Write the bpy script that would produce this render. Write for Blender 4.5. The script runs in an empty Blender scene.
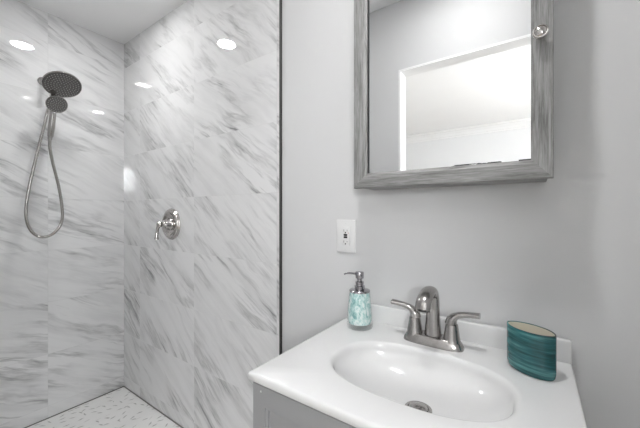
import bpy, bmesh, math, random
from mathutils import Vector, Matrix
random.seed(4)
sc = bpy.context.scene
COL = sc.collection
PI = math.pi

# ------------------------------------------------------------------ camera
CAMZ = 1.21
cam_d = bpy.data.cameras.new('camera'); cam = bpy.data.objects.new('camera', cam_d); COL.objects.link(cam)
cam_d.sensor_width = 36.0; cam_d.lens = 36.0*307.0/640.0
cam_d.clip_start = 0.02; cam_d.clip_end = 60
cam.location = (0, 0, CAMZ); cam.rotation_euler = (PI/2, 0, math.radians(34.9))
sc.camera = cam

# ------------------------------------------------------------------ world, exposure
w = bpy.data.worlds.new('sky'); sc.world = w; w.use_nodes = True
bg = w.node_tree.nodes['Background']
bg.inputs[0].default_value = (0.93, 0.965, 1.0, 1); bg.inputs[1].default_value = 4.0
sc.view_settings.view_transform = 'Standard'; sc.view_settings.look = 'None'
sc.view_settings.gamma = 1.0; sc.view_settings.use_curve_mapping = False
sc.view_settings.exposure = 1.75
SHOWER_LIGHT = 36.0      # radiance of the shower downlight lens
BATH_LIGHT = 62.0        # radiance of the downlights over the vanity
BED_FILL = 20.0         # radiance of the unseen fill lamp added in the next room
ld = bpy.data.lights.new('window_daylight', 'AREA'); ld.shape = 'RECTANGLE'; ld.size = 0.60; ld.size_y = 0.56
ld.energy = 13.0; ld.color = (0.95, 0.975, 1.0)          # daylight outside the small window of the next room
lo = bpy.data.objects.new('window_daylight', ld); COL.objects.link(lo); lo.location = (1.66, -0.59, 1.84)
lo.rotation_euler = (0, PI/2, 0); lo.rotation_euler = (PI/2, 0, PI/2)
try:
    sc.cycles.max_bounces = 10; sc.cycles.diffuse_bounces = 6; sc.cycles.glossy_bounces = 6
    sc.cycles.transmission_bounces = 8; sc.cycles.sample_clamp_indirect = 40
except Exception: pass

# ------------------------------------------------------------------ node helpers
def newmat(name):
    m = bpy.data.materials.new(name); m.use_nodes = True
    nt = m.node_tree; b = nt.nodes['Principled BSDF']
    return m, nt, b
def N(nt, t, **kw):
    n = nt.nodes.new(t)
    for k, v in kw.items(): setattr(n, k, v)
    return n
def L(nt, a, b): nt.links.new(a, b)
def M(nt, op, a, b=None, c=None):
    n = nt.nodes.new('ShaderNodeMath'); n.operation = op
    for i, v in enumerate((a, b, c)):
        if v is None: continue
        if isinstance(v, (int, float)): n.inputs[i].default_value = v
        else: nt.links.new(v, n.inputs[i])
    return n.outputs[0]
def mixc(nt, f, c1, c2):
    n = nt.nodes.new('ShaderNodeMix'); n.data_type = 'RGBA'
    if isinstance(f, (int, float)): n.inputs[0].default_value = f
    else: L(nt, f, n.inputs[0])
    for i, c in ((6, c1), (7, c2)):
        if isinstance(c, tuple): n.inputs[i].default_value = c if len(c) == 4 else c+(1,)
        else: L(nt, c, n.inputs[i])
    return n.outputs[2]
def ramp(nt, f, stops):
    n = nt.nodes.new('ShaderNodeValToRGB'); e = n.color_ramp.elements
    while len(e) < len(stops): e.new(0.5)
    for q, (p, v) in zip(e, stops):
        q.position = p; q.color = (v, v, v, 1) if isinstance(v, (int, float)) else tuple(v)+(1,)
    L(nt, f, n.inputs[0]); return n.outputs[0]
def noise(nt, vec, scale, detail=4, rough=0.5, dist=0.0, dim='3D'):
    n = nt.nodes.new('ShaderNodeTexNoise'); n.noise_dimensions = dim
    n.inputs['Scale'].default_value = scale; n.inputs['Detail'].default_value = detail
    n.inputs['Roughness'].default_value = rough; n.inputs['Distortion'].default_value = dist
    L(nt, vec, n.inputs['Vector']); return n.outputs['Fac']
def comb(nt, x, y, z):
    n = nt.nodes.new('ShaderNodeCombineXYZ')
    for i, v in enumerate((x, y, z)):
        if isinstance(v, (int, float)): n.inputs[i].default_value = v
        else: L(nt, v, n.inputs[i])
    return n.outputs[0]
def bump(nt, b, h, strength, dist=0.002):
    n = nt.nodes.new('ShaderNodeBump'); n.inputs['Strength'].default_value = strength
    n.inputs['Distance'].default_value = dist; L(nt, h, n.inputs['Height']); L(nt, n.outputs[0], b.inputs['Normal'])

def plain(name, col, rough=0.5, metal=0.0, **kw):
    m, nt, b = newmat(name)
    b.inputs['Base Color'].default_value = tuple(col)+(1,)
    b.inputs['Roughness'].default_value = rough; b.inputs['Metallic'].default_value = metal
    for k, v in kw.items(): b.inputs[k].default_value = v
    return m
def paint(name, col, rough=0.6, bs=0.15):
    m, nt, b = newmat(name)
    g = nt.nodes.new('ShaderNodeNewGeometry').outputs['Position']
    f = noise(nt, g, 3.0, 3)
    c = mixc(nt, f, tuple(x*0.985 for x in col), tuple(min(1, x*1.015) for x in col))
    L(nt, c, b.inputs['Base Color']); b.inputs['Roughness'].default_value = rough
    bump(nt, b, noise(nt, g, 260, 2), bs, 0.0006)
    return m

def marble_tile(name, axis, u0, v0, ang, seed, tw=0.6096, th=0.3075, vein=0.88):
    """Polished marble-look tile laid in stacked courses; veins turn and shift from tile to tile."""
    m, nt, b = newmat(name)
    s = nt.nodes.new('ShaderNodeSeparateXYZ'); L(nt, nt.nodes.new('ShaderNodeNewGeometry').outputs['Position'], s.inputs[0])
    u = s.outputs[axis]; v = s.outputs[2]
    tu = M(nt, 'DIVIDE', M(nt, 'SUBTRACT', u, u0), tw); tv = M(nt, 'DIVIDE', M(nt, 'SUBTRACT', v, v0), th)
    iu = M(nt, 'FLOOR', tu); iv = M(nt, 'FLOOR', tv)
    wn = nt.nodes.new('ShaderNodeTexWhiteNoise'); wn.noise_dimensions = '3D'; L(nt, comb(nt, iu, iv, seed), wn.inputs['Vector'])
    r = wn.outputs['Value']; rs = nt.nodes.new('ShaderNodeSeparateColor'); L(nt, wn.outputs['Color'], rs.inputs[0])
    th_ = M(nt, 'ADD', ang, M(nt, 'MULTIPLY', M(nt, 'SUBTRACT', rs.outputs[1], 0.5), 0.26))
    ca = M(nt, 'COSINE', th_); sa = M(nt, 'SINE', th_)
    a = M(nt, 'ADD', M(nt, 'MULTIPLY', u, ca), M(nt, 'MULTIPLY', v, sa))          # along the vein
    bb = M(nt, 'SUBTRACT', M(nt, 'MULTIPLY', v, ca), M(nt, 'MULTIPLY', u, sa))     # across it
    off = M(nt, 'MULTIPLY', r, 37.0)
    wob = noise(nt, comb(nt, M(nt, 'MULTIPLY', a, 3.0), M(nt, 'MULTIPLY', bb, 3.0), off), 1.0, 3)
    b2 = M(nt, 'ADD', bb, M(nt, 'MULTIPLY', M(nt, 'SUBTRACT', wob, 0.5), 0.085))
    # thin veins: ridges of a stretched noise, broken up by a second one
    n1 = noise(nt, comb(nt, M(nt, 'MULTIPLY', a, 1.3), M(nt, 'MULTIPLY', b2, 8.5), off), 1.0, 5, 0.58)
    rid = M(nt, 'ABSOLUTE', M(nt, 'SUBTRACT', n1, 0.5))
    thin = ramp(nt, rid, [(0.0, 1.0), (0.016, 0.62), (0.06, 0.0)])
    n2 = noise(nt, comb(nt, M(nt, 'MULTIPLY', a, 2.2), M(nt, 'MULTIPLY', b2, 4.0), M(nt, 'ADD', off, 9.3)), 1.0, 3)
    brk = ramp(nt, n2, [(0.42, 0.0), (0.62, 1.0)])
    # wide soft streaks
    n3 = noise(nt, comb(nt, M(nt, 'MULTIPLY', a, 1.5), M(nt, 'MULTIPLY', b2, 14.0), M(nt, 'ADD', off, 4.1)), 1.0, 6, 0.62)
    soft = ramp(nt, n3, [(0.46, 0.0), (0.72, 1.0)])
    n4 = noise(nt, comb(nt, M(nt, 'MULTIPLY', a, 2.6), M(nt, 'MULTIPLY', b2, 34.0), M(nt, 'ADD', off, 2.2)), 1.0, 6, 0.65)
    hair = ramp(nt, n4, [(0.55, 0.0), (0.68, 1.0)])
    hair = M(nt, 'MULTIPLY', hair, brk)
    tot = M(nt, 'ADD', M(nt, 'MULTIPLY', M(nt, 'MULTIPLY', thin, brk), 0.62*vein),
            M(nt, 'ADD', M(nt, 'MULTIPLY', soft, 0.24*vein), M(nt, 'MULTIPLY', hair, 0.75*vein)))
    n = nt.nodes.new('ShaderNodeMath'); n.operation = 'MINIMUM'; L(nt, tot, n.inputs[0]); n.inputs[1].default_value = 1.0
    c = mixc(nt, n.outputs[0], (0.765, 0.765, 0.765), (0.25, 0.25, 0.255))
    c = mixc(nt, M(nt, 'MULTIPLY', rs.outputs[0], 0.5), c, mixc(nt, 0.10, c, (0.5, 0.5, 0.5)))
    fu = M(nt, 'FRACT', tu); fv = M(nt, 'FRACT', tv)
    eu = M(nt, 'MULTIPLY', M(nt, 'MINIMUM', fu, M(nt, 'SUBTRACT', 1.0, fu)), tw)
    ev = M(nt, 'MULTIPLY', M(nt, 'MINIMUM', fv, M(nt, 'SUBTRACT', 1.0, fv)), th)
    e = M(nt, 'MINIMUM', eu, ev)
    g = ramp(nt, M(nt, 'MULTIPLY', e, 100.0), [(0.08, 1.0), (0.14, 0.0)])
    c = mixc(nt, M(nt, 'MULTIPLY', g, 0.55), c, (0.50, 0.50, 0.49))
    L(nt, c, b.inputs['Base Color'])
    L(nt, M(nt, 'ADD', 0.015, M(nt, 'MULTIPLY', g, 0.4)), b.inputs['Roughness'])
    b.inputs['IOR'].default_value = 1.7
    bump(nt, b, M(nt, 'SUBTRACT', 1.0, g), 0.25, 0.0006)
    return m

# ------------------------------------------------------------------ materials
m_wall = paint('grey wall paint', (0.615, 0.617, 0.621), 0.62)
m_ceil = paint('white ceiling paint', (0.90, 0.90, 0.90), 0.75)
m_trimw = plain('white gloss trim paint', (0.83, 0.83, 0.83), 0.35)
m_bedwall = paint('pale bedroom paint', (0.78, 0.785, 0.79), 0.65)
TV0 = 1.303 - 0.3075*5
m_tile_back = marble_tile('marble tile, valve wall', 0, -1.521, TV0, -0.66, 2.9)
m_tile_left = marble_tile('marble tile, shower head wall', 1, 0.569, TV0, -0.44, 8.4)
m_tile_front = marble_tile('marble tile, near wall', 0, -1.521, TV0, 0.6, 5.2)
m_nickel = None

def brushed(name, col, rough=0.24, sx=8, sz=260):
    m, nt, b = newmat(name)
    tc = nt.nodes.new('ShaderNodeTexCoord')
    mp = nt.nodes.new('ShaderNodeMapping'); mp.inputs['Scale'].default_value = (sz, sz, sx); L(nt, tc.outputs['Object'], mp.inputs[0])
    f = noise(nt, mp.outputs[0], 1.0, 2)
    c = mixc(nt, f, tuple(x*0.88 for x in col), tuple(min(1, x*1.1) for x in col))
    L(nt, c, b.inputs['Base Color']); b.inputs['Metallic'].default_value = 1.0
    L(nt, M(nt, 'ADD', rough-0.05, M(nt, 'MULTIPLY', f, 0.1)), b.inputs['Roughness'])
    return m
m_nickel = brushed('brushed nickel', (0.40, 0.385, 0.375), 0.22)
m_snickel = brushed('satin nickel shower metal', (0.40, 0.385, 0.37), 0.22)
m_valve = brushed('shiny nickel of the valve', (0.50, 0.48, 0.465), 0.14)
m_chrome = plain('polished chrome', (0.42, 0.41, 0.43), 0.12, 1.0)
m_face = plain('dark grey spray plate', (0.15, 0.145, 0.14), 0.35, 0.6)
m_nozzle = plain('pale rubber nozzles', (0.62, 0.61, 0.60), 0.5)
m_black = plain('black enamelled metal', (0.035, 0.034, 0.032), 0.4)
m_dark = plain('black plastic', (0.015, 0.015, 0.016), 0.4)
m_plastic = plain('white plastic', (0.70, 0.70, 0.70), 0.3)
m_red = plain('red plastic', (0.45, 0.05, 0.05), 0.4)
m_counter = plain('white cultured marble', (0.69, 0.69, 0.69), 0.13, 0.0, IOR=1.5)
m_vanity = plain('grey painted wood', (0.275, 0.276, 0.280), 0.42)
m_caulk = plain('dark grey caulk', (0.16, 0.155, 0.15), 0.7)

def mat_emit(name, col, s):
    m, nt, b = newmat(name); b.inputs['Base Color'].default_value = (0.9, 0.9, 0.9, 1)
    b.inputs['Emission Color'].default_value = tuple(col)+(1,); b.inputs['Emission Strength'].default_value = s
    return m
m_lamp_sh = mat_emit('lit lens, shower', (1.0, 0.997, 0.995), SHOWER_LIGHT)
m_lamp_ba = mat_emit('lit lens, bathroom', (1.0, 0.997, 0.995), BATH_LIGHT)
m_fill_globe = mat_emit('lit globe of added fill lamp', (0.985, 0.99, 1.0), BED_FILL)

# pebbled shower floor: pale stone mosaic with short grey flecks lying every way
m_floor_sh, nt, b = newmat('pale stone mosaic')
pos = nt.nodes.new('ShaderNodeNewGeometry').outputs['Position']
vo = nt.nodes.new('ShaderNodeTexVoronoi'); vo.inputs['Scale'].default_value = 22; vo.voronoi_dimensions = '2D'; L(nt, pos, vo.inputs['Vector'])
sepc = nt.nodes.new('ShaderNodeSeparateColor'); L(nt, vo.outputs['Color'], sepc.inputs[0])
loc = nt.nodes.new('ShaderNodeVectorMath'); loc.operation = 'SUBTRACT'
sc26 = nt.nodes.new('ShaderNodeVectorMath'); sc26.operation = 'SCALE'; L(nt, pos, sc26.inputs[0]); sc26.inputs['Scale'].default_value = 1.0
L(nt, pos, loc.inputs[0]); L(nt, vo.outputs['Position'], loc.inputs[1])
ls = nt.nodes.new('ShaderNodeSeparateXYZ'); L(nt, loc.outputs[0], ls.inputs[0])
an = M(nt, 'MULTIPLY', sepc.outputs[0], 2.2)
al = M(nt, 'ADD', M(nt, 'MULTIPLY', ls.outputs[0], M(nt, 'COSINE', an)), M(nt, 'MULTIPLY', ls.outputs[1], M(nt, 'SINE', an)))
ac = M(nt, 'SUBTRACT', M(nt, 'MULTIPLY', ls.outputs[1], M(nt, 'COSINE', an)), M(nt, 'MULTIPLY', ls.outputs[0], M(nt, 'SINE', an)))
wv = noise(nt, pos, 60, 3)
d = M(nt, 'SQRT', M(nt, 'ADD', M(nt, 'POWER', M(nt, 'DIVIDE', M(nt, 'ABSOLUTE', al), 0.020), 2.0), M(nt, 'POWER', M(nt, 'DIVIDE', M(nt, 'ABSOLUTE', M(nt, 'ADD', ac, M(nt, 'MULTIPLY', M(nt, 'SUBTRACT', wv, 0.5), 0.012))), 0.0050), 2.0)))
fl = ramp(nt, d, [(0.45, 1.0), (1.0, 0.0)])
fl = M(nt, 'MULTIPLY', fl, ramp(nt, sepc.outputs[1], [(0.15, 0.0), (0.35, 1.0)]))
cl = mixc(nt, noise(nt, pos, 9, 5), (0.90, 0.895, 0.88), (0.80, 0.795, 0.78))
L(nt, mixc(nt, M(nt, 'MULTIPLY', fl, 0.75), cl, (0.33, 0.32, 0.31)), b.inputs['Base Color']); b.inputs['Roughness'].default_value = 0.4

# grey floor tile outside the shower
m_floor, nt, b = newmat('grey porcelain floor tile')
pos = nt.nodes.new('ShaderNodeNewGeometry').outputs['Position']
bt = nt.nodes.new('ShaderNodeTexBrick'); L(nt, pos, bt.inputs['Vector']); bt.inputs['Scale'].default_value = 1.0
bt.inputs['Brick Width'].default_value = 0.6; bt.inputs['Row Height'].default_value = 0.3; bt.inputs['Mortar Size'].default_value = 0.003
bt.inputs['Color1'].default_value = (0.42, 0.42, 0.42, 1); bt.inputs['Color2'].default_value = (0.47, 0.47, 0.465, 1); bt.inputs['Mortar'].default_value = (0.3, 0.3, 0.3, 1)
L(nt, bt.outputs['Color'], b.inputs['Base Color']); b.inputs['Roughness'].default_value = 0.35

def greywood(name, vertical):
    m, nt, b = newmat(name)
    s = nt.nodes.new('ShaderNodeSeparateXYZ'); L(nt, nt.nodes.new('ShaderNodeTexCoord').outputs['Object'], s.inputs[0])
    a, c_ = (s.outputs[2], s.outputs[0]) if vertical else (s.outputs[0], s.outputs[2])
    y = s.outputs[1]
    f1 = noise(nt, comb(nt, M(nt, 'MULTIPLY', a, 9), M(nt, 'MULTIPLY', c_, 170), M(nt, 'MULTIPLY', y, 60)), 1.0, 6, 0.65, 0.3)
    f2 = noise(nt, comb(nt, M(nt, 'MULTIPLY', a, 26), M(nt, 'MULTIPLY', c_, 420), M(nt, 'MULTIPLY', y, 90)), 1.0, 4, 0.7)
    f3 = noise(nt, comb(nt, M(nt, 'MULTIPLY', a, 5), M(nt, 'MULTIPLY', c_, 30), 3.0), 1.0, 3)
    v = M(nt, 'ADD', M(nt, 'MULTIPLY', f1, 0.55), M(nt, 'ADD', M(nt, 'MULTIPLY', f2, 0.25), M(nt, 'MULTIPLY', f3, 0.25)))
    n = nt.nodes.new('ShaderNodeValToRGB'); e = n.color_ramp.elements
    e[0].position = 0.38; e[0].color = (0.070, 0.068, 0.066, 1); e[1].position = 0.68; e[1].color = (0.39, 0.39, 0.386, 1)
    q = e.new(0.5); q.color = (0.215, 0.214, 0.211, 1)
    L(nt, v, n.inputs[0]); L(nt, n.outputs[0], b.inputs['Base Color']); b.inputs['Roughness'].default_value = 0.55
    bump(nt, b, f1, 0.3, 0.001)
    return m
m_wood_v = greywood('weathered grey wood, upright grain', True)
m_wood_h = greywood('weathered grey wood, level grain', False)

m_mirror, nt, b = newmat('silvered mirror')
b.inputs['Base Color'].default_value = (0.90, 0.905, 0.905, 1); b.inputs['Metallic'].default_value = 1; b.inputs['Roughness'].default_value = 0.006
s = nt.nodes.new('ShaderNodeSeparateXYZ'); L(nt, nt.nodes.new('ShaderNodeTexCoord').outputs['Object'], s.inputs[0])
wear = noise(nt, comb(nt, M(nt, 'MULTIPLY', s.outputs[0], 22), 0.0, M(nt, 'MULTIPLY', s.outputs[2], 60)), 1.0, 4, 0.7)
low = M(nt, 'LESS_THAN', s.outputs[2], 0.0030)
xr = M(nt, 'ADD', M(nt, 'LESS_THAN', M(nt, 'ABSOLUTE', M(nt, 'SUBTRACT', s.outputs[0], 0.295)), 0.058), M(nt, 'LESS_THAN', M(nt, 'ABSOLUTE', M(nt, 'SUBTRACT', s.outputs[0], 0.400)), 0.012))
wm = M(nt, 'MULTIPLY', M(nt, 'MULTIPLY', low, xr), M(nt, 'GREATER_THAN', wear, 0.42))
L(nt, mixc(nt, wm, (0.90, 0.905, 0.905), (0.08, 0.08, 0.08)), b.inputs['Base Color'])

# teal glaze painted in level brush strokes
m_teal, nt, b = newmat('streaked teal glaze')
s = nt.nodes.new('ShaderNodeSeparateXYZ'); L(nt, nt.nodes.new('ShaderNodeTexCoord').outputs['Object'], s.inputs[0])
tz = M(nt, 'ADD', s.outputs[2], M(nt, 'MULTIPLY', s.outputs[0], 0.04))
f1 = noise(nt, comb(nt, M(nt, 'MULTIPLY', s.outputs[0], 9), M(nt, 'MULTIPLY', s.outputs[1], 9), M(nt, 'MULTIPLY', tz, 130)), 1.0, 5, 0.6)
f2 = noise(nt, comb(nt, M(nt, 'MULTIPLY', s.outputs[0], 5), 1.0, M(nt, 'MULTIPLY', tz, 38)), 1.0, 3, 0.6)
f = M(nt, 'ADD', M(nt, 'MULTIPLY', f1, 0.55), M(nt, 'MULTIPLY', f2, 0.45))
n = nt.nodes.new('ShaderNodeValToRGB'); e = n.color_ramp.elements
e[0].position = 0.40; e[0].color = (0.004, 0.030, 0.034, 1); e[1].position = 0.64; e[1].color = (0.10, 0.30, 0.30, 1)
q = e.new(0.5); q.color = (0.018, 0.105, 0.112, 1)
L(nt, f, n.inputs[0]); L(nt, n.outputs[0], b.inputs['Base Color']); b.inputs['Roughness'].default_value = 0.22
m_beige = plain('cream unglazed lining', (0.62, 0.58, 0.48), 0.6)

# marbled aqua body of the soap bottle
m_aqua, nt, b = newmat('marbled aqua glass')
o = nt.nodes.new('ShaderNodeTexCoord').outputs['Object']
mp = nt.nodes.new('ShaderNodeMapping'); mp.inputs['Scale'].default_value = (1, 1, 0.55); L(nt, o, mp.inputs[0])
f = noise(nt, mp.outputs[0], 62, 5, 0.65, 1.8)
n = nt.nodes.new('ShaderNodeValToRGB'); e = n.color_ramp.elements
e[0].position = 0.33; e[0].color = (0.16, 0.34, 0.34, 1); e[1].position = 0.56; e[1].color = (0.74, 0.82, 0.80, 1)
q = e.new(0.45); q.color = (0.42, 0.64, 0.62, 1)
L(nt, f, n.inputs[0]); L(nt, n.outputs[0], b.inputs['Base Color']); b.inputs['Roughness'].default_value = 0.15

def thin_glass(name, tint=(0.97, 0.98, 0.98)):
    m, nt, b = newmat(name); nt.nodes.remove(b)
    out = [x for x in nt.nodes if x.type == 'OUTPUT_MATERIAL'][0]
    t = nt.nodes.new('ShaderNodeBsdfTransparent'); t.inputs[0].default_value = tint+(1,)
    g = nt.nodes.new('ShaderNodeBsdfGlossy'); g.inputs['Roughness'].default_value = 0.03
    lw = nt.nodes.new('ShaderNodeLayerWeight'); lw.inputs[0].default_value = 0.5
    f_ = M(nt, 'ADD', 0.04, M(nt, 'MULTIPLY', M(nt, 'POWER', lw.outputs['Facing'], 4.0), 0.7))
    mx = nt.nodes.new('ShaderNodeMixShader'); L(nt, f_, mx.inputs[0]); L(nt, t.outputs[0], mx.inputs[1]); L(nt, g.outputs[0], mx.inputs[2])
    L(nt, mx.outputs[0], out.inputs[0]); return m
m_shell = thin_glass('clear bottle glass', (0.99, 0.995, 0.995))
m_pane = thin_glass('window glass')

# ------------------------------------------------------------------ mesh helpers
def finish(name, bm, mat, parent=None, smooth=True, angle=35, origin=None):
    if origin is not None: bmesh.ops.translate(bm, verts=bm.verts, vec=-Vector(origin))
    bmesh.ops.recalc_face_normals(bm, faces=bm.faces)
    me = bpy.data.meshes.new(name); bm.to_mesh(me); bm.free()
    mats = mat if isinstance(mat, (list, tuple)) else [mat]
    for x in mats: me.materials.append(x)
    if smooth:
        for p in me.polygons: p.use_smooth = True
        try: me.set_sharp_from_angle(angle=math.radians(angle))
        except Exception: pass
    o = bpy.data.objects.new(name, me); COL.objects.link(o)
    if origin is not None: o.location = origin
    if parent is not None: o.parent = parent
    return o
def box(bm, x0, x1, y0, y1, z0, z1, bev=0.0, seg=2, mi=0):
    r = bmesh.ops.create_cube(bm, size=1.0)
    vs = r['verts']
    for v in vs:
        v.co = Vector((x0+(v.co.x+.5)*(x1-x0), y0+(v.co.y+.5)*(y1-y0), z0+(v.co.z+.5)*(z1-z0)))
    fs = set(f for v in vs for f in v.link_faces)
    for f in fs: f.material_index = mi
    if bev > 0:
        es = list(set(e for v in vs for e in v.link_edges))
        bmesh.ops.bevel(bm, geom=es, offset=bev, segments=seg, profile=0.5, affect='EDGES')
    return bm
def lathe(bm, prof, seg=40, mat=None):
    """prof: (radius, height) pairs; about z, then moved by matrix mat."""
    rings = []
    for r, z in prof:
        if r < 1e-6: rings.append([bm.verts.new((0, 0, z))])
        else: rings.append([bm.verts.new((r*math.cos(2*PI*i/seg), r*math.sin(2*PI*i/seg), z)) for i in range(seg)])
    for a, c in zip(rings, rings[1:]):
        for i in range(seg):
            j = (i+1) % seg
            if len(a) == 1 and len(c) == 1: continue
            if len(a) == 1: bm.faces.new((a[0], c[i], c[j]))
            elif len(c) == 1: bm.faces.new((a[i], a[j], c[0]))
            else: bm.faces.new((a[i], a[j], c[j], c[i]))
    if len(rings[0]) > 1: bm.faces.new(rings[0][::-1])
    if len(rings[-1]) > 1: bm.faces.new(rings[-1])
    if mat is not None:
        vs = [v for r in rings for v in r]
        bmesh.ops.transform(bm, matrix=mat, verts=vs)
    return bm
def catmull(pts, n=8):
    P = [Vector(p) for p in pts]; P = [P[0]*2-P[1]]+P+[P[-1]*2-P[-2]]
    out = []
    for i in range(1, len(P)-2):
        for k in range(n):
            t = k/n; a, b_, c, d_ = P[i-1:i+3]
            out.append(0.5*((2*b_)+(c-a)*t+(2*a-5*b_+4*c-d_)*t*t+(3*b_-a-3*c+d_)*t**3))
    out.append(P[-2]); return out
def tube(bm, pts, rad, seg=16, side=None, cap=True):
    """sweep; rad = number, list of numbers or list of (side, up) half-widths"""
    P = [Vector(p) for p in pts]; n = len(P)
    def R(i):
        r = rad if isinstance(rad, (int, float)) else rad[min(len(rad)-1, int(i))] if len(rad) == n else None
        if r is None:
            t = i/(n-1)*(len(rad)-1); k = min(int(t), len(rad)-2); f = t-k
            a, b_ = rad[k], rad[k+1]
            if isinstance(a, (tuple, list)): r = (a[0]*(1-f)+b_[0]*f, a[1]*(1-f)+b_[1]*f)
            else: r = a*(1-f)+b_*f
        return r if isinstance(r, (tuple, list)) else (r, r)
    tang = [(P[min(i+1, n-1)]-P[max(i-1, 0)]).normalized() for i in range(n)]
    u = Vector(side) if side else tang[0].orthogonal()
    rings = []
    for i in range(n):
        u = (u-tang[i]*u.dot(tang[i])).normalized(); v = tang[i].cross(u)
        a, b_ = R(i)
        rings.append([bm.verts.new(P[i]+u*a*math.cos(2*PI*k/seg)+v*b_*math.sin(2*PI*k/seg)) for k in range(seg)])
    for a, c in zip(rings, rings[1:]):
        for i in range(seg):
            j = (i+1) % seg; bm.faces.new((a[i], a[j], c[j], c[i]))
    if cap: bm.faces.new(rings[0][::-1]); bm.faces.new(rings[-1])
    return bm
def prism_xy(bm, loops):
    """stack of closed (x,y) loops: [(pts, z), ...]"""
    rings = [[bm.verts.new((x, y, z)) for x, y in pts] for pts, z in loops]
    n = len(rings[0])
    for a, c in zip(rings, rings[1:]):
        for i in range(n):
            j = (i+1) % n; bm.faces.new((a[i], a[j], c[j], c[i]))
    return rings
def axis_matrix(loc, d, roll_ref=(0, 0, 1)):
    z = Vector(d).normalized(); q = z.to_track_quat('Z', 'Y')
    return Matrix.Translation(Vector(loc)) @ q.to_matrix().to_4x4()
def B(): return bmesh.new()
def thing(name, label, cat, loc=(0, 0, 0), group=None):
    o = bpy.data.objects.new(name, None); o.empty_display_size = 0.05; COL.objects.link(o); o.location = loc
    o['label'] = label; o['category'] = cat
    if group: o['group'] = group
    return o
def part(name, bm, mat, root, **kw):
    """geometry given in world coordinates; becomes a child of root"""
    bmesh.ops.translate(bm, verts=bm.verts, vec=-root.matrix_basis.translation)
    if root.parent is not None: bmesh.ops.translate(bm, verts=bm.verts, vec=-root.parent.matrix_basis.translation)
    return finish(name, bm, mat, root, **kw)
def struct(name, bm, mat, label=None, **kw):
    o = finish(name, bm, mat, smooth=kw.pop('smooth', False), **kw); o['kind'] = 'structure'
    if label: o['label'] = label
    return o
def tag(o, label, cat, group=None):
    o['label'] = label; o['category'] = cat
    if group: o['group'] = group
    return o

# ------------------------------------------------------------------ the room
XL, XR, YW, YF = -2.36, 0.42, 0.98, -0.03      # shower end wall, right wall, vanity wall, door wall
XT = -0.8885                                    # where the tile stops
HC, HB = 2.40, 2.475                            # shower ceiling, bathroom ceiling
DX0, DX1, DH = -0.661, 0.33, 2.065              # door opening
YB2 = -0.12                                     # far face of the door wall
BX0, BX1, BY = -2.48, 1.5, -2.94                # next room

b = B(); box(b, XT, XR+.1, YW+.006, YW+.11, 0, HB+.05); struct('wall_back', b, m_wall, 'smooth pale grey painted wall behind the vanity')
b = B(); box(b, XL-.1, XT-.005, YW, YW+.11, 0, HC+.08); struct('wall_shower', b, m_tile_back, 'grey veined marble tile wall carrying the shower valve')
b = B(); box(b, XL-.1, XL, YF, YW, 0, HC+.08); struct('wall_left', b, m_tile_left, 'grey veined marble tile wall behind the shower head')
b = B(); box(b, XR, XR+.1, YF, YW+.006, 0, HB+.05); struct('wall_right', b, m_wall, 'grey painted wall right of the vanity')
b = B()
box(b, XT, DX0, YB2, YF, 0, HB+.05); box(b, DX1, XR+.1, YB2, YF, 0, HB+.05); box(b, DX0, DX1, YB2, YF, DH, HB+.05)
struct('wall_front', b, [m_wall], 'grey painted wall around the doorway, seen in the mirror')
b = B(); box(b, XL-.1, XT, YB2, YF, 0, HC+.08); struct('wall_shower_front', b, m_wall)
b = B(); box(b, XL-.1, XT-.005, YB2, YW+.11, HC, HC+.08); struct('ceiling_shower', b, m_ceil, 'flat white ceiling over the shower')
b = B(); box(b, XT-.005, XR+.1, YB2, YW+.11, HB, HB+.08); box(b, XT-.005, XT, YF, YW, HC, HB); struct('ceiling', b, m_ceil)
b = B(); box(b, XL-.1, -0.94, YF, YW+.02, -0.06, 0.0); struct('floor_shower', b, m_floor_sh, 'pale stone mosaic shower floor with short grey flecks')
b = B(); box(b, -0.94, XR+.1, YF, YW+.02, -0.06, 0.0); box(b, DX0, DX1, YB2, YF, -0.06, 0.0); struct('floor', b, m_floor)
b = B(); box(b, -0.94, -0.84, YF, YW, 0.0, 0.09, 0.004); struct('trim_1', b, m_tile_front, 'low tiled curb of the shower')
b = B(); box(b, XT-.0055, XT+.003, YW-.0035, YW+.02, 0.09, HC, 0.0006, 1); struct('trim_2', b, m_black, 'thin black metal strip where the marble tile ends')
b = B()
box(b, XL, -0.94, YW-.004, YW, 0, .005); box(b, XL, XL+.004, YF, YW, 0, .005); struct('trim_3', b, m_caulk, 'dark joint between shower wall and floor')
b = B(); box(b, 0.08, XR, YW-.008, YW+.006, 0, .10, .003); struct('baseboard_back', b, m_trimw)
b = B(); box(b, XR-.014, XR, YF, YW-.008, 0, .10, .003); struct('baseboard_right', b, m_trimw)

# doorway: white lining of the opening
b = B(); box(b, DX0, DX0+.012, YB2, YF, 0, DH); box(b, DX1-.012, DX1, YB2, YF, 0, DH); box(b, DX0+.012, DX1-.012, YB2, YF, DH-.012, DH); struct('trim_4', b, m_trimw, 'white lining of the doorway, seen in the mirror')

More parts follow.
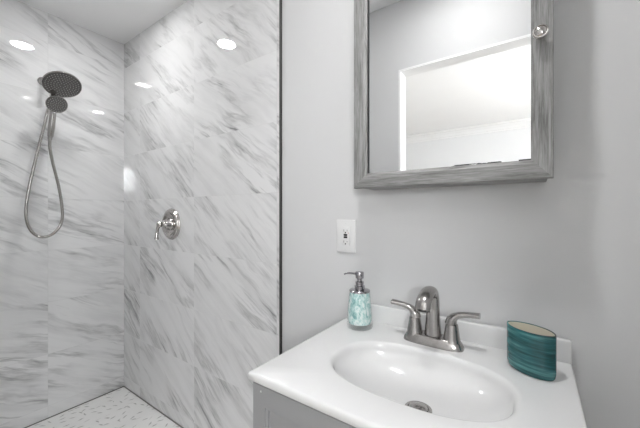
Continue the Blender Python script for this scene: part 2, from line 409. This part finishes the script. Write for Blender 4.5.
# next room, seen through the doorway in the mirror
WY0, WY1, WZ0, WZ1 = -0.85, -0.33, 1.60, 2.08
b = B(); box(b, BX0-.1, BX1+.1, BY-.1, BY, 0, 2.42); struct('wall_bedroom_far', b, m_bedwall, 'bright pale wall beyond the doorway, seen in the mirror')
b = B(); box(b, BX0-.1, BX0, BY, YB2, 0, 2.42); struct('wall_bedroom_left', b, m_bedwall)
b = B(); box(b, BX1, BX1+.1, BY, WY0, 0, 2.42); box(b, BX1, BX1+.1, WY1, YB2, 0, 2.42); box(b, BX1, BX1+.1, WY0, WY1, 0, WZ0); box(b, BX1, BX1+.1, WY0, WY1, WZ1, 2.42)
struct('wall_bedroom_right', b, m_bedwall)
b = B(); box(b, XR+.1, BX1+.1, YB2, YB2+.1, 0, 2.42); struct('wall_bedroom_near', b, m_bedwall)
b = B(); box(b, BX0-.1, BX1+.1, BY-.1, YB2-.0, 2.40, 2.48); struct('ceiling_bedroom', b, m_ceil)
b = B(); box(b, BX0-.1, BX1+.1, BY-.1, YB2, -0.06, 0.0); struct('floor_bedroom', b, plain('pale oak floor', (0.50, 0.45, 0.38), 0.4))
def crown(p0, p1, n):     # moulding with a cove profile between two points, n = into the room
    prof = [(0, 0), (0.012, 0), (0.016, 0.018), (0.022, 0.022), (0.036, 0.05), (0.062, 0.078), (0.078, 0.086), (0.082, 0.105), (0, 0.105)]
    b = B(); rs = []
    for p in (p0, p1): rs.append([b.verts.new((p[0]+n[0]*d_, p[1]+n[1]*d_, 2.40-.105+h)) for d_, h in prof])
    k = len(prof)
    for i in range(k): b.faces.new((rs[0][i], rs[0][(i+1) % k], rs[1][(i+1) % k], rs[1][i]))
    b.faces.new(rs[0]); b.faces.new(rs[1][::-1]); return b
struct('trim_7', crown((BX0, BY), (BX1, BY), (0, 1)), m_trimw, 'white crown moulding beyond the doorway, seen in the mirror')
struct('trim_8', crown((BX1, BY), (BX1, YB2), (-1, 0)), m_trimw)
struct('trim_9', crown((BX0, BY), (BX0, YB2), (1, 0)), m_trimw)
b = B()
for (ya, yb_, za, zb) in ((WY0, WY0+.03, WZ0, WZ1), (WY1-.03, WY1, WZ0, WZ1), (WY0+.03, WY1-.03, WZ0, WZ0+.03), (WY0+.03, WY1-.03, WZ1-.03, WZ1)):
    box(b, BX1+.03, BX1+.07, ya, yb_, za, zb, .002)
wf = struct('window_1', b, m_trimw, 'small high window with blinds, mirrored in the polished tile')
b = B(); box(b, BX1+.046, BX1+.050, WY0+.028, WY1-.028, WZ0+.028, WZ1-.028); p_ = finish('window_pane', b, m_pane, wf, smooth=False)
bl = thing('window_blind', 'white slatted blind hanging in the small high window of the next room', 'blind', (BX1+.015, (WY0+WY1)/2, WZ1-.02))
b = B(); box(b, BX1+.002, BX1+.028, WY0+.006, WY1-.006, WZ1-.03, WZ1-.003, .002); part('headrail', b, m_plastic, bl)
b = B(); k = 0; z = WZ0+.03
while z < WZ1-.05:
    box(b, BX1+.003, BX1+.027, WY0+.010, WY1-.010, z, z+.020); z += .084
part('slats', b, m_plastic, bl, smooth=False)

# ------------------------------------------------------------------ vanity
CX0, CX1, CY0 = -0.545, 0.076, 0.490
CZ = 0.845; CT = 0.022
VX0, VX1 = -0.538, 0.068
van = thing('vanity_cabinet', 'grey shaker vanity cabinet under the white sink top', 'cabinet', ((VX0+VX1)/2, 0.75, 0))
b = B()
box(b, VX0, VX0+.016, 0.515, YW-.002, 0.09, CZ-CT-.001); box(b, VX1-.016, VX1, 0.515, YW-.002, 0.09, CZ-CT-.001)
box(b, VX0+.016, VX1-.016, YW-.012, YW-.002, 0.09, CZ-CT-.001); box(b, VX0+.016, VX1-.016, 0.515, YW-.012, 0.09, 0.106)
box(b, VX0+.016, VX1-.016, 0.515, 0.531, CZ-CT-.030, CZ-CT-.001)
box(b, VX0+.02, VX1-.02, 0.57, YW-.01, 0.0, 0.09); part('body', b, m_vanity, van)
def shaker(bm, x0, x1, z0, z1, yf, yb_, fr=0.040, rec=0.008):
    # one frame with a stepped opening, panel set back inside it
    def ring(d, dz, y): return [bm.verts.new((xx, y, zz)) for xx, zz in ((x0+d, z0+dz), (x1-d, z0+dz), (x1-d, z1-dz), (x0+d, z1-dz))]
    rs = [ring(.0, .0, yb_), ring(.0, .0, yf+.0012), ring(.0012, .0012, yf), ring(fr, fr+.006, yf), ring(fr+.001, fr+.007, yf+.003), ring(fr+.005, fr+.011, yf+.0035), ring(fr+.006, fr+.012, yf+rec)]
    for a, c in zip(rs, rs[1:]):
        for i in range(4): bm.faces.new((a[i], a[(i+1) % 4], c[(i+1) % 4], c[i]))
    bm.faces.new(rs[-1]); bm.faces.new(rs[0][::-1])
xm = (VX0+VX1)/2
for sx, (xa, xb) in enumerate(((VX0+.001, xm-.0015), (xm+.0015, VX1-.001))):
    b = B(); shaker(b, xa, xb, 0.11, CZ-CT-.004, 0.4965, 0.5145)
    # inner bead round the panel
    dr = part('door', b, m_vanity, van, smooth=False)
    kx = xb-.028 if sx == 0 else xa+.028
    b = B(); lathe(b, [(0.006, 0), (0.006, .012), (0.0145, .018), (0.0150, .024), (0.011, .029), (0, .030)], 24, axis_matrix((kx, 0.4965, 0.60), (0, -1, 0)))
    kb = part('knob', b, m_nickel, dr); kb['label'] = 'brushed nickel knob'
b = B(); lathe(b, [(0.0022, 0), (0.0022, .001), (0.0014, .0016), (0, .0018)], 14, axis_matrix((-0.510, 0.4965, 0.806), (0, -1, 0)))
part('screw_cap', b, m_plastic, van)['label'] = 'tiny white screw cap near the corner of the front'

# sink top with its oval bowl in one piece
SX, SY, SA, SB, SD = -0.228, 0.7085, 0.201, 0.1315, 0.092
top = thing('sink_top', 'white vanity top with integral oval basin and raised back lip', 'sink', ((CX0+CX1)/2, 0.73, CZ-CT))
b = B()
NS = 96
def ell(f, z, dy=0.0, pw=2.0):
    out = []
    for i in range(NS):
        t = 2*PI*i/NS; co, si = math.cos(t), math.sin(t); p_ = 2.0+0.45*min(1, f*f)
        k = (abs(co)**p_+abs(si)**p_)**(-1/p_)
        out.append(b.verts.new((SX+SA*f*co*k, SY+dy+SB*f*si*k, z)))
    return out
def rectring(x0, x1, y0, y1, z):
    out = []
    for i in range(NS):
        t = 2*PI*i/NS; c_, s_ = math.cos(t)*SA, math.sin(t)*SB
        ks = []
        if c_ > 1e-9: ks.append((x1-SX)/c_)
        if c_ < -1e-9: ks.append((x0-SX)/c_)
        if s_ > 1e-9: ks.append((y1-SY)/s_)
        if s_ < -1e-9: ks.append((y0-SY)/s_)
        kk = min(ks); out.append(Vector((SX+c_*kk, SY+s_*kk, z)))
    for cx_, cy_ in ((x0, y0), (x1, y0), (x1, y1), (x0, y1)):
        j = min(range(NS), key=lambda q: (out[q].x-cx_)**2+(out[q].y-cy_)**2); out[j].x, out[j].y = cx_, cy_
    return [b.verts.new(v) for v in out]
bw = 0.004
rings = [rectring(CX0+.004, CX1-.004, CY0+.004, YW-.001, CZ-CT),
         rectring(CX0, CX1, CY0, YW-.001, CZ-CT+.003),
         rectring(CX0, CX1, CY0, YW-.001, CZ-.006),
         rectring(CX0+.0015, CX1-.0015, CY0+.0015, YW-.001, CZ-.002),
         rectring(CX0+.006, CX1-.006, CY0+.006, YW-.001, CZ),
         ell(1.045, CZ), ell(1.018, CZ-.0006), ell(1.0, CZ-.003), ell(0.975, CZ-.010)]
for i in range(1, 15):
    t = i/14; f = 0.975*math.cos(t*PI/2*0.90)
    z = CZ-.010-(SD-.010)*(math.sin(t*PI/2*0.90)/math.sin(PI/2*0.90))**1.0
    rings.append(ell(max(f, 0.1), z, 0.008*t))
for a, c in zip(rings, rings[1:]):
    for i in range(NS):
        j = (i+1) % NS; b.faces.new((a[i], a[j], c[j], c[i]))
b.faces.new(rings[-1])
part('basin_top', b, m_counter, top, angle=60)
b = B(); box(b, CX0+.0005, CX1-.0005, YW-.019, YW-.0005, CZ-.003, CZ+.055, .004, 3)
part('backsplash', b, m_counter, top, angle=50)
# drain
b = B(); lathe(b, [(0.031, -.002), (0.031, .0015), (0.028, .003), (0.024, .0025), (0.023, .0005)], 40, Matrix.Translation((-.222, .719, CZ-SD+.001)))
dr = part('drain_ring', b, m_nickel, top); dr['label'] = 'brushed nickel drain ring'
b = B(); lathe(b, [(0.0215, .0), (0.0215, .005), (0.018, .008), (0.008, .0095), (0, .0098)], 40, Matrix.Translation((-.222, .719, CZ-SD+.001)))
dr = part('drain_stopper', b, m_nickel, top); dr['label'] = 'domed nickel drain stopper'

# ------------------------------------------------------------------ faucet
FX, FY = -0.235, 0.893
fa = thing('faucet', 'brushed nickel two-handle faucet with arched spout behind the basin', 'faucet', (FX, FY, CZ))
def superell(a, c, n=48, p=2.6):
    out = []
    for i in range(n):
        t = 2*PI*i/n; co, si = math.cos(t), math.sin(t)
        out.append((FX+a*math.copysign(abs(co)**(2/p), co), FY+c*math.copysign(abs(si)**(2/p), si)))
    return out
b = B()
r = prism_xy(b, [(superell(.0815, .0300, p=3.2), CZ+.0004), (superell(.0815, .0300, p=3.2), CZ+.003), (superell(.078, .0275, p=3.2), CZ+.012), (superell(.0735, .0245, p=3), CZ+.020), (superell(.0715, .0230, p=3), CZ+.0230), (superell(.069, .0210, p=3), CZ+.0242)])
b.faces.new(r[0][::-1]); b.faces.new(r[-1]); part('base_plate', b, m_nickel, fa, angle=40)
b = B()
path = catmull([(FX, FY+.003, CZ+.018), (FX, FY+.003, CZ+.06), (FX, FY+.003, CZ+.100), (FX, FY-.002, CZ+.133), (FX, FY-.020, CZ+.151), (FX, FY-.052, CZ+.153), (FX, FY-.084, CZ+.139), (FX, FY-.097, CZ+.117)], 7)
tube(b, path, [(.0240, .0215), (.0200, .018), (.0175, .0155), (.0175, .0150), (.0185, .0145), (.0190, .0130), (.0198, .0135), (.0200, .0135)], 28, side=(1, 0, 0))
sp = part('spout', b, m_nickel, fa, angle=40)
b = B(); lathe(b, [(0.0105, 0), (0.0105, .004), (0.008, .005), (0, .005)], 24, axis_matrix((FX, FY-.0962, CZ+.1185), (0, -.25, -1)))
part('aerator', b, m_dark, sp)
for s_ in (-1, 1):
    hx = FX+s_*.0505
    b = B(); lathe(b, [(.0235, .018), (.0215, .026), (.0185, .045), (.0162, .062), (.0158, .0645), (.0148, .065)], 36, Matrix.Translation((hx, FY, CZ)))
    part('handle_post', b, m_nickel, fa, angle=40)
    b = B()
    path = catmull([(hx-s_*.003, FY, CZ+.0645), (hx+s_*.001, FY, CZ+.078), (hx+s_*.012, FY, CZ+.089), (hx+s_*.030, FY, CZ+.0950), (hx+s_*.050, FY, CZ+.0975), (hx+s_*.069, FY, CZ+.0990)], 6)
    tube(b, path, [(.0155, .0155), (.0150, .0140), (.0125, .0090), (.0108, .0078), (.0118, .0074), (.0140, .0074)], 24, side=(0, 1, 0))
    part('lever_handle', b, m_nickel, fa, angle=40)

# ------------------------------------------------------------------ soap dispenser
DXX, DYY = -0.462, 0.886
so = thing('soap_dispenser', 'clear glass soap dispenser with marbled aqua body and chrome pump', 'soap dispenser', (DXX, DYY, CZ))
T = Matrix.Translation((DXX, DYY, CZ))
b = B(); lathe(b, [(0.036, .0004), (.0405, .003), (.0415, .010), (.0405, .03), (.0385, .06), (.0360, .09), (.0335, .112), (.0325, .1165)], 48, T); sh_ = part('glass_shell', b, m_shell, so); sh_['label'] = 'clear outer glass'
b = B(); lathe(b, [(0.0, .0115), (0.024, .0118), (.0350, .016), (.0385, .026), (.0380, .04), (.0362, .07), (.0340, .095), (.0312, .114), (0, .115)], 48, T); part('marbled_body', b, m_aqua, so)['label'] = 'white and aqua marbled body'
b = B(); lathe(b, [(.0328, .1150), (.0335, .1165), (.0335, .1195), (.0315, .1215), (.020, .1235), (.0165, .1245), (.0165, .134), (.0125, .136), (.0125, .140), (.0135, .141), (.0135, .147), (.009, .149)], 40, T); part('collar', b, m_chrome, so)['label'] = 'chrome collar'
b = B(); lathe(b, [(.0080, .148), (.0080, .156), (.0125, .158), (.0135, .162), (.0135, .176), (.0125, .1785), (0, .180)], 32, T)
tube(b, catmull([(DXX-.002, DYY, CZ+.170), (DXX-.020, DYY-.003, CZ+.1715), (DXX-.040, DYY-.006, CZ+.171), (DXX-.053, DYY-.008, CZ+.166)], 5), [.0042, .0036, .0030, .0026], 12)
part('pump_head', b, m_chrome, so)['label'] = 'chrome pump with a thin spout'

# ------------------------------------------------------------------ teal cup
P0 = Vector((-0.053, 0.893, 0)); P1 = Vector((0.038, 0.836, 0)); mid = (P0+P1)/2
ctop = thing('teal_cup', 'teal streaked lens-shaped ceramic cup standing at the right of the sink top', 'cup', (mid.x, mid.y, CZ))
ax = (P1-P0).normalized(); hl = (P1-P0).length/2; pr = Vector((-ax.y, ax.x, 0))
def lens(off, wd=0.033, n=24):
    out = []
    a_ = hl-off*1.0; w_ = wd-off
    for i in range(2*n):
        t = 2*PI*i/(2*n); co, si = math.cos(t), math.sin(t)
        xx = a_*math.copysign(abs(co)**1.0, co); yy = w_*math.copysign(abs(si)**1.18, si)
        p = mid+ax*xx+pr*yy; out.append((p.x, p.y))
    return out
b = B(); H = .100
r = prism_xy(b, [(lens(.007), CZ+.0004), (lens(.0045), CZ+.0015), (lens(.0018), CZ+.006), (lens(.0004), CZ+.014), (lens(0), CZ+.022), (lens(0), CZ+H-.0015), (lens(.0006), CZ+H), (lens(.0024), CZ+H), (lens(.0030), CZ+H-.0015)])
b.faces.new(r[0][::-1]); part('shell', b, m_teal, ctop, angle=50)
b = B(); r = prism_xy(b, [(lens(.0030), CZ+H-.0015), (lens(.0032), CZ+.012), (lens(.006), CZ+.007)]); b.faces.new(r[-1])
part('lining', b, m_beige, ctop, angle=50)['label'] = 'cream inside of the cup'

# ------------------------------------------------------------------ outlet
OX, OZ = -0.568, 1.129
ou = thing('wall_outlet', 'white safety outlet with wide plate on the grey wall above the soap dispenser', 'outlet', (OX, YW+.006, OZ))
yo = YW+.006
b = B(); box(b, OX-.040, OX+.040, yo-.006, yo-.0002, OZ-.060, OZ+.060, .0025, 3); part('cover_plate', b, m_plastic, ou)
b = B(); box(b, OX-.0165, OX+.0165, yo-.0085, yo-.004, OZ-.0335, OZ+.0335, .0008, 2); rc = part('receptacle', b, m_plastic, ou)
b = B(); box(b, OX-.0075, OX+.0075, yo-.0098, yo-.008, OZ+.0010, OZ+.0075, .0005, 1); box(b, OX-.0075, OX+.0075, yo-.0098, yo-.008, OZ-.0075, OZ-.0010, .0005, 1); part('test_button', b, m_dark, rc)['label'] = 'pair of black test and reset buttons'
for s_ in (1, -1):
    zc = OZ+s_*.0205
    b = B(); box(b, OX-.0075, OX-.0060, yo-.0088, yo-.0080, zc-.004, zc+.004); box(b, OX+.0060, OX+.0075, yo-.0088, yo-.0080, zc-.0033, zc+.0033)
    box(b, OX-.0022, OX+.0022, yo-.0088, yo-.0080, zc-.0092*1-.001, zc-.0055)
    part('slots', b, m_dark, rc, smooth=False)['label'] = 'three dark plug slots'
for s_ in (1, -1):
    b = B(); lathe(b, [(0.0032, 0), (0.0032, .0008), (0.002, .0014), (0, .0015)], 16, axis_matrix((OX, yo-.006, OZ+s_*.048), (0, -1, 0))); part('screw', b, m_plastic, ou)
b = B(); box(b, OX+.0105, OX+.0130, yo-.0089, yo-.0083, OZ+.010, OZ+.0125); part('indicator_light', b, m_red, rc, smooth=False)['label'] = 'tiny red indicator'

# ------------------------------------------------------------------ medicine cabinet
KX0, KX1, KZ0, KZ1 = -0.4705, 0.0360, CAMZ+.0810, CAMZ+.745
KY = 0.860; KD = .020; FW = .0455
mc = thing('medicine_cabinet', 'mirrored wall cabinet framed in weathered grey wood above the sink', 'cabinet', ((KX0+KX1)/2, YW+.005, KZ0))
b = B(); box(b, KX0+.014, KX1-.010, KY+KD, YW+.0055, KZ0+.0015, KZ1-.0015, .001, 1); part('body', b, m_wood_h, mc)
dd = bpy.data.objects.new('door', None); COL.objects.link(dd); dd.parent = mc
def rail(bm, pts, y0, yi, y1):
    """mitred frame member: pts = outer a, outer b, inner b, inner a in (x,z); outer edge front y0, inner lip y0+, back y1"""
    oa, ob, ib, ia = pts
    def lerp(p, q, t): return (p[0]+(q[0]-p[0])*t, p[1]+(q[1]-p[1])*t)
    prof = [(0.0, y1), (0.0, y0+.0025), (0.05, y0), (0.80, y0), (0.86, y0+.0018), (1.0, y0+.0045), (1.0, y1)]
    r0 = []; r1 = []
    for t, y in prof:
        p = lerp(oa, ia, t); q = lerp(ob, ib, t)
        r0.append(bm.verts.new((p[0], y, p[1]))); r1.append(bm.verts.new((q[0], y, q[1])))
    k = len(prof)
    for i in range(k): bm.faces.new((r0[i], r0[(i+1) % k], r1[(i+1) % k], r1[i]))
    bm.faces.new(r0); bm.faces.new(r1[::-1])
O = [(KX0, KZ0), (KX1, KZ0), (KX1, KZ1), (KX0, KZ1)]; I = [(KX0+FW, KZ0+FW-.001), (KX1-FW+.004, KZ0+FW-.001), (KX1-FW+.004, KZ1-FW), (KX0+FW, KZ1-FW)]
for i, nm in enumerate(('bottom_rail', 'stile', 'top_rail', 'stile')):
    j = (i+1) % 4
    b = B(); rail(b, (O[i], O[j], I[j], I[i]), KY, KY, KY+KD-.0008)
    part(nm, b, m_wood_h if i % 2 == 0 else m_wood_v, dd, smooth=False)
b = B(); box(b, KX0+FW-.006, KX1-FW+.010, KY+.0125, KY+KD-.001, KZ0+FW-.006, KZ1-FW+.006); part('backing', b, m_dark, dd, smooth=False)['label'] = 'black backing behind the mirror edge'
mx0, mx1, mz0, mz1 = KX0+FW+.0068, KX1-FW+.0035, KZ0+FW-.0005, KZ1-FW-.0005
b = B(); box(b, mx0, mx1, KY+.0070, KY+.0125, mz0, mz1); 
mo = finish('mirror', b, m_mirror, dd, smooth=False, origin=(mx0, KY+.007, mz0))
mo.location = Vector((mx0, KY+.007, mz0))-mc.location; mo['label'] = 'rectangular mirror reflecting a bright doorway'
b = B(); lathe(b, [(0.0075, 0), (0.0065, .004), (0.006, .010), (0.0105, .014), (0.0150, .018), (0.0155, .022), (0.0140, .0255), (0.0120, .0258), (0.0110, .0245), (0.0085, .0260), (0.004, .0275), (0, .0278)], 36, axis_matrix((0.0115, KY, CAMZ+.405), (0, -1, 0)))
part('knob', b, m_valve, dd)['label'] = 'round polished metal knob'

# ------------------------------------------------------------------ shower valve
VXc, VZc = -1.742, 1.151
va = thing('shower_valve', 'round nickel shower valve with a single lever on the marble wall', 'valve', (VXc, YW, VZc))
b = B(); lathe(b, [(0.091, .0005), (0.0915, .006), (0.089, .010), (0.084, .012), (0.081, .017), (0.074, .0195), (0.067, .019), (0.060, .013), (0.052, .008), (0.044, .007), (0.038, .008)], 64, axis_matrix((VXc, YW, VZc), (0, -1, 0)))
part('escutcheon', b, m_valve, va)
b = B(); lathe(b, [(0.036, .006), (0.036, .016), (0.031, .022), (0.029, .036), (0.025, .044), (0.017, .048), (0.013, .054), (0.013, .062), (0.016, .066), (0.017, .076), (0.013, .083), (0, .085)], 40, axis_matrix((VXc, YW, VZc), (0, -1, 0)))
part('hub', b, m_valve, va)
b = B()
hc = Vector((VXc, YW-.074, VZc))
tube(b, catmull([hc+Vector((.004, 0, .012)), hc+Vector((-.004, -.001, -.004)), hc+Vector((-.010, -.004, -.022)), hc+Vector((-.012, -.006, -.044)), hc+Vector((-.014, -.008, -.066)), hc+Vector((-.014, -.009, -.086))], 6), [.0105, .0125, .0085, .0070, .0095, .0120], 20)
part('lever', b, m_valve, va)

# ------------------------------------------------------------------ shower head, hand shower and hose
hc = Vector((-2.124, 0.573, CAMZ+.706)); hn = Vector((.559, 0.0, -.829)).normalized()
sh = thing('overhead_shower', 'large round nickel shower head on its wall arm in the shower', 'shower head', (XL, .535, 1.975))
b = B(); lathe(b, [(0.024, 0), (0.024, .003), (0.020, .008), (0.013, .011), (0.0115, .014)], 36, axis_matrix((XL+.0005, .545, 1.985), (1, 0, 0))); part('wall_flange', b, m_snickel, sh)
back = hc-hn*.030
b = B(); tube(b, catmull([(XL+.002, .545, 1.985), (XL+.06, .545, 1.988), (XL+.125, .542, 1.978), (back.x-.045, .553, back.z+.035), (back.x-.008, .566, back.z+.012)], 7), .0105, 18); part('arm', b, m_snickel, sh)
b = B(); lathe(b, [(0, -.052), (0.014, -.050), (0.018, -.044), (0.018, -.034), (0.022, -.030), (0.030, -.024), (0.055, -.0165), (0.080, -.0120), (0.0855, -.0085), (0.0868, -.004), (0.0860, .0), (0.0835, .0015), (0.0815, -.0005)], 64, axis_matrix(hc, hn)); part('dish', b, m_snickel, sh)
b = B(); lathe(b, [(0.0818, -.003), (0.0812, .0004), (0.0700, .0012), (0.0690, .0004), (0.046, .0012), (0.045, .0004), (0.022, .0014), (0, .0016)], 64, axis_matrix(hc, hn)); part('spray_face', b, m_face, sh)['label'] = 'dark grey spray face'
def nozzles(bm, c, n, rings, r0, h):
    mt = axis_matrix(c, n)
    for rr, cnt in rings:
        for i in range(cnt):
            t = 2*PI*(i+.5*(cnt % 2))/cnt
            lathe(bm, [(r0, 0), (r0*.8, h), (0, h*1.1)], 6, mt @ Matrix.Translation((rr*math.cos(t), rr*math.sin(t), .0006)))
b = B(); nozzles(b, hc, hn, ((.012, 6), (.024, 12), (.036, 18), (.048, 24), (.060, 30), (.072, 36)), .0020, .0020); part('nozzles', b, m_nozzle, sh)['label'] = 'rings of pale rubber nozzles'
b = B(); tube(b, [(back.x-.035, .556, back.z+.028), (back.x-.038, .552, back.z-.020), (back.x-.036, .546, back.z-.062)], [.017, .0185, .015], 20)
part('diverter', b, m_snickel, sh)
b = B(); tube(b, catmull([(back.x-.036, .548, back.z-.045), (-2.155, .541, 1.852), (-2.125, .537, 1.815)], 5), [.012, .011, .0135], 16); part('holder', b, m_snickel, sh)

fc = Vector((-2.068, .535, CAMZ+.578)); fn = Vector((.806, .071, -.588)).normalized()
hs = thing('hand_shower', 'small round nickel hand shower docked below the large shower head', 'hand shower', (-2.10, .533, 1.72))
b = B(); lathe(b, [(0, -.034), (0.014, -.033), (0.022, -.028), (0.036, -.016), (0.0455, -.008), (0.0475, -.003), (0.0468, .001), (0.044, .0015), (0.0425, 0)], 48, axis_matrix(fc, fn)); part('head', b, m_snickel, hs)
b = B(); lathe(b, [(0.0428, -.001), (0.042, .0010), (0.032, .0018), (0.031, .0010), (0.014, .0018), (0, .0022)], 40, axis_matrix(fc, fn)); part('spray_face', b, m_face, hs)['label'] = 'dark grey spray face'
b = B(); nozzles(b, fc, fn, ((.008, 6), (.017, 10), (.026, 16), (.037, 22)), .0018, .0020); part('nozzles', b, m_nozzle, hs)['label'] = 'pale rubber nozzles'
hb0 = fc-fn*.032; he = Vector((-2.148, .527, 1.628))
b = B(); tube(b, catmull([hb0+Vector((.006, 0, .004)), hb0+Vector((-.018, -.001, -.035)), hb0+Vector((-.028, -.002, -.070)), hb0.lerp(he, .72), he], 6), [.017, .0165, .0145, .0150, .0150, .0125], 22); hd = part('handle', b, m_snickel, hs)
b = B(); pb = hb0+Vector((-.005, -.004, -.055)); lathe(b, [(0.0075, 0), (0.0075, .003), (0.005, .0042), (0, .0045)], 20, axis_matrix(pb, (.83, -.22, .35)) @ Matrix.Diagonal((1.5, 1, 1, 1))); part('button', b, m_chrome, hd)

ho = thing('shower_hose', 'flexible ribbed metal hose hanging in a loop below the hand shower', 'hose', (-2.2, .518, 1.084))
hp = catmull([(back.x-.036, .546, back.z-.058), (-2.185, .530, 1.80), (-2.195, .515, 1.70), (-2.20, .489, 1.556), (-2.20, .455, 1.36), (-2.20, .441, 1.231), (-2.20, .449, 1.150), (-2.20, .478, 1.098), (-2.20, .518, 1.084), (-2.20, .560, 1.108), (-2.198, .588, 1.160), (-2.196, .592, 1.233), (-2.19, .575, 1.36), (-2.175, .545, 1.49), (-2.158, .528, 1.575), tuple(he+Vector((-.001, 0, .004)))], 26)
rr = [(.0066 if i % 2 else .0078) for i in range(len(hp))]
b = B(); tube(b, hp, rr, 12); part('hose', b, m_snickel, ho, angle=80)
for pa, pb_ in ((hp[0], hp[8]), (hp[-1], hp[-10])):
    b = B(); tube(b, [pa, pb_], .0103, 16); part('end_nut', b, m_snickel, ho)

# ------------------------------------------------------------------ lamps
def downlight(x, y, z, r, mat, label, watts):
    t = thing('ceiling_light', label, 'ceiling light', (x, y, z), 'recessed ceiling lights')
    b = B(); lathe(b, [(r, -.0005), (r*1.02, -.004), (r*1.22, -.004), (r*1.26, -.001), (r*1.26, -.0002)], 40, Matrix.Translation((x, y, z))); part('trim_ring', b, m_trimw, t)
    sd = bpy.data.lights.new('downlight_beam', 'SPOT'); sd.energy = watts; sd.spot_size = math.radians(120); sd.spot_blend = 1.0; sd.shadow_soft_size = r*.9
    so_ = bpy.data.objects.new('downlight_beam', sd); COL.objects.link(so_); so_.parent = t; so_.location = (0, 0, -.008-r*.9)
    b = B(); lathe(b, [(0, -.0045), (r*.99, -.0045), (r*.99, -.0015), (0, -.0015)], 40, Matrix.Translation((x, y, z))); part('lens', b, mat, t)['label'] = 'glowing white lens'
downlight(-1.765, .573, HC, .058, m_lamp_sh, 'round recessed light in the ceiling over the shower', 2.2)
downlight(-.28, .41, HB, .058, m_lamp_ba, 'round recessed light in the bathroom ceiling in front of the vanity', 3)
PX, PY = 0.75, -1.15
t = thing('added_fill_lamp', 'unseen standing globe lamp added to brighten the next room', 'lamp', (PX, PY, 0))  # added out of view: brightens the next room and fills through the doorway
b = B(); lathe(b, [(0, .0), (.13, .0005), (.13, .012), (.12, .018), (.012, .024), (0, .024)], 40, Matrix.Translation((PX, PY, 0))); part('base', b, m_nickel, t)
b = B(); lathe(b, [(.009, .02), (.009, 1.36)], 16, Matrix.Translation((PX, PY, 0))); part('pole', b, m_nickel, t)
b = B(); lathe(b, [(0, .15)]+[(.15*math.sin(PI*k/20), .15*math.cos(PI*k/20)) for k in range(1, 20)]+[(0, -.15)], 40, Matrix.Translation((PX, PY, 1.50))); part('globe', b, m_fill_globe, t)
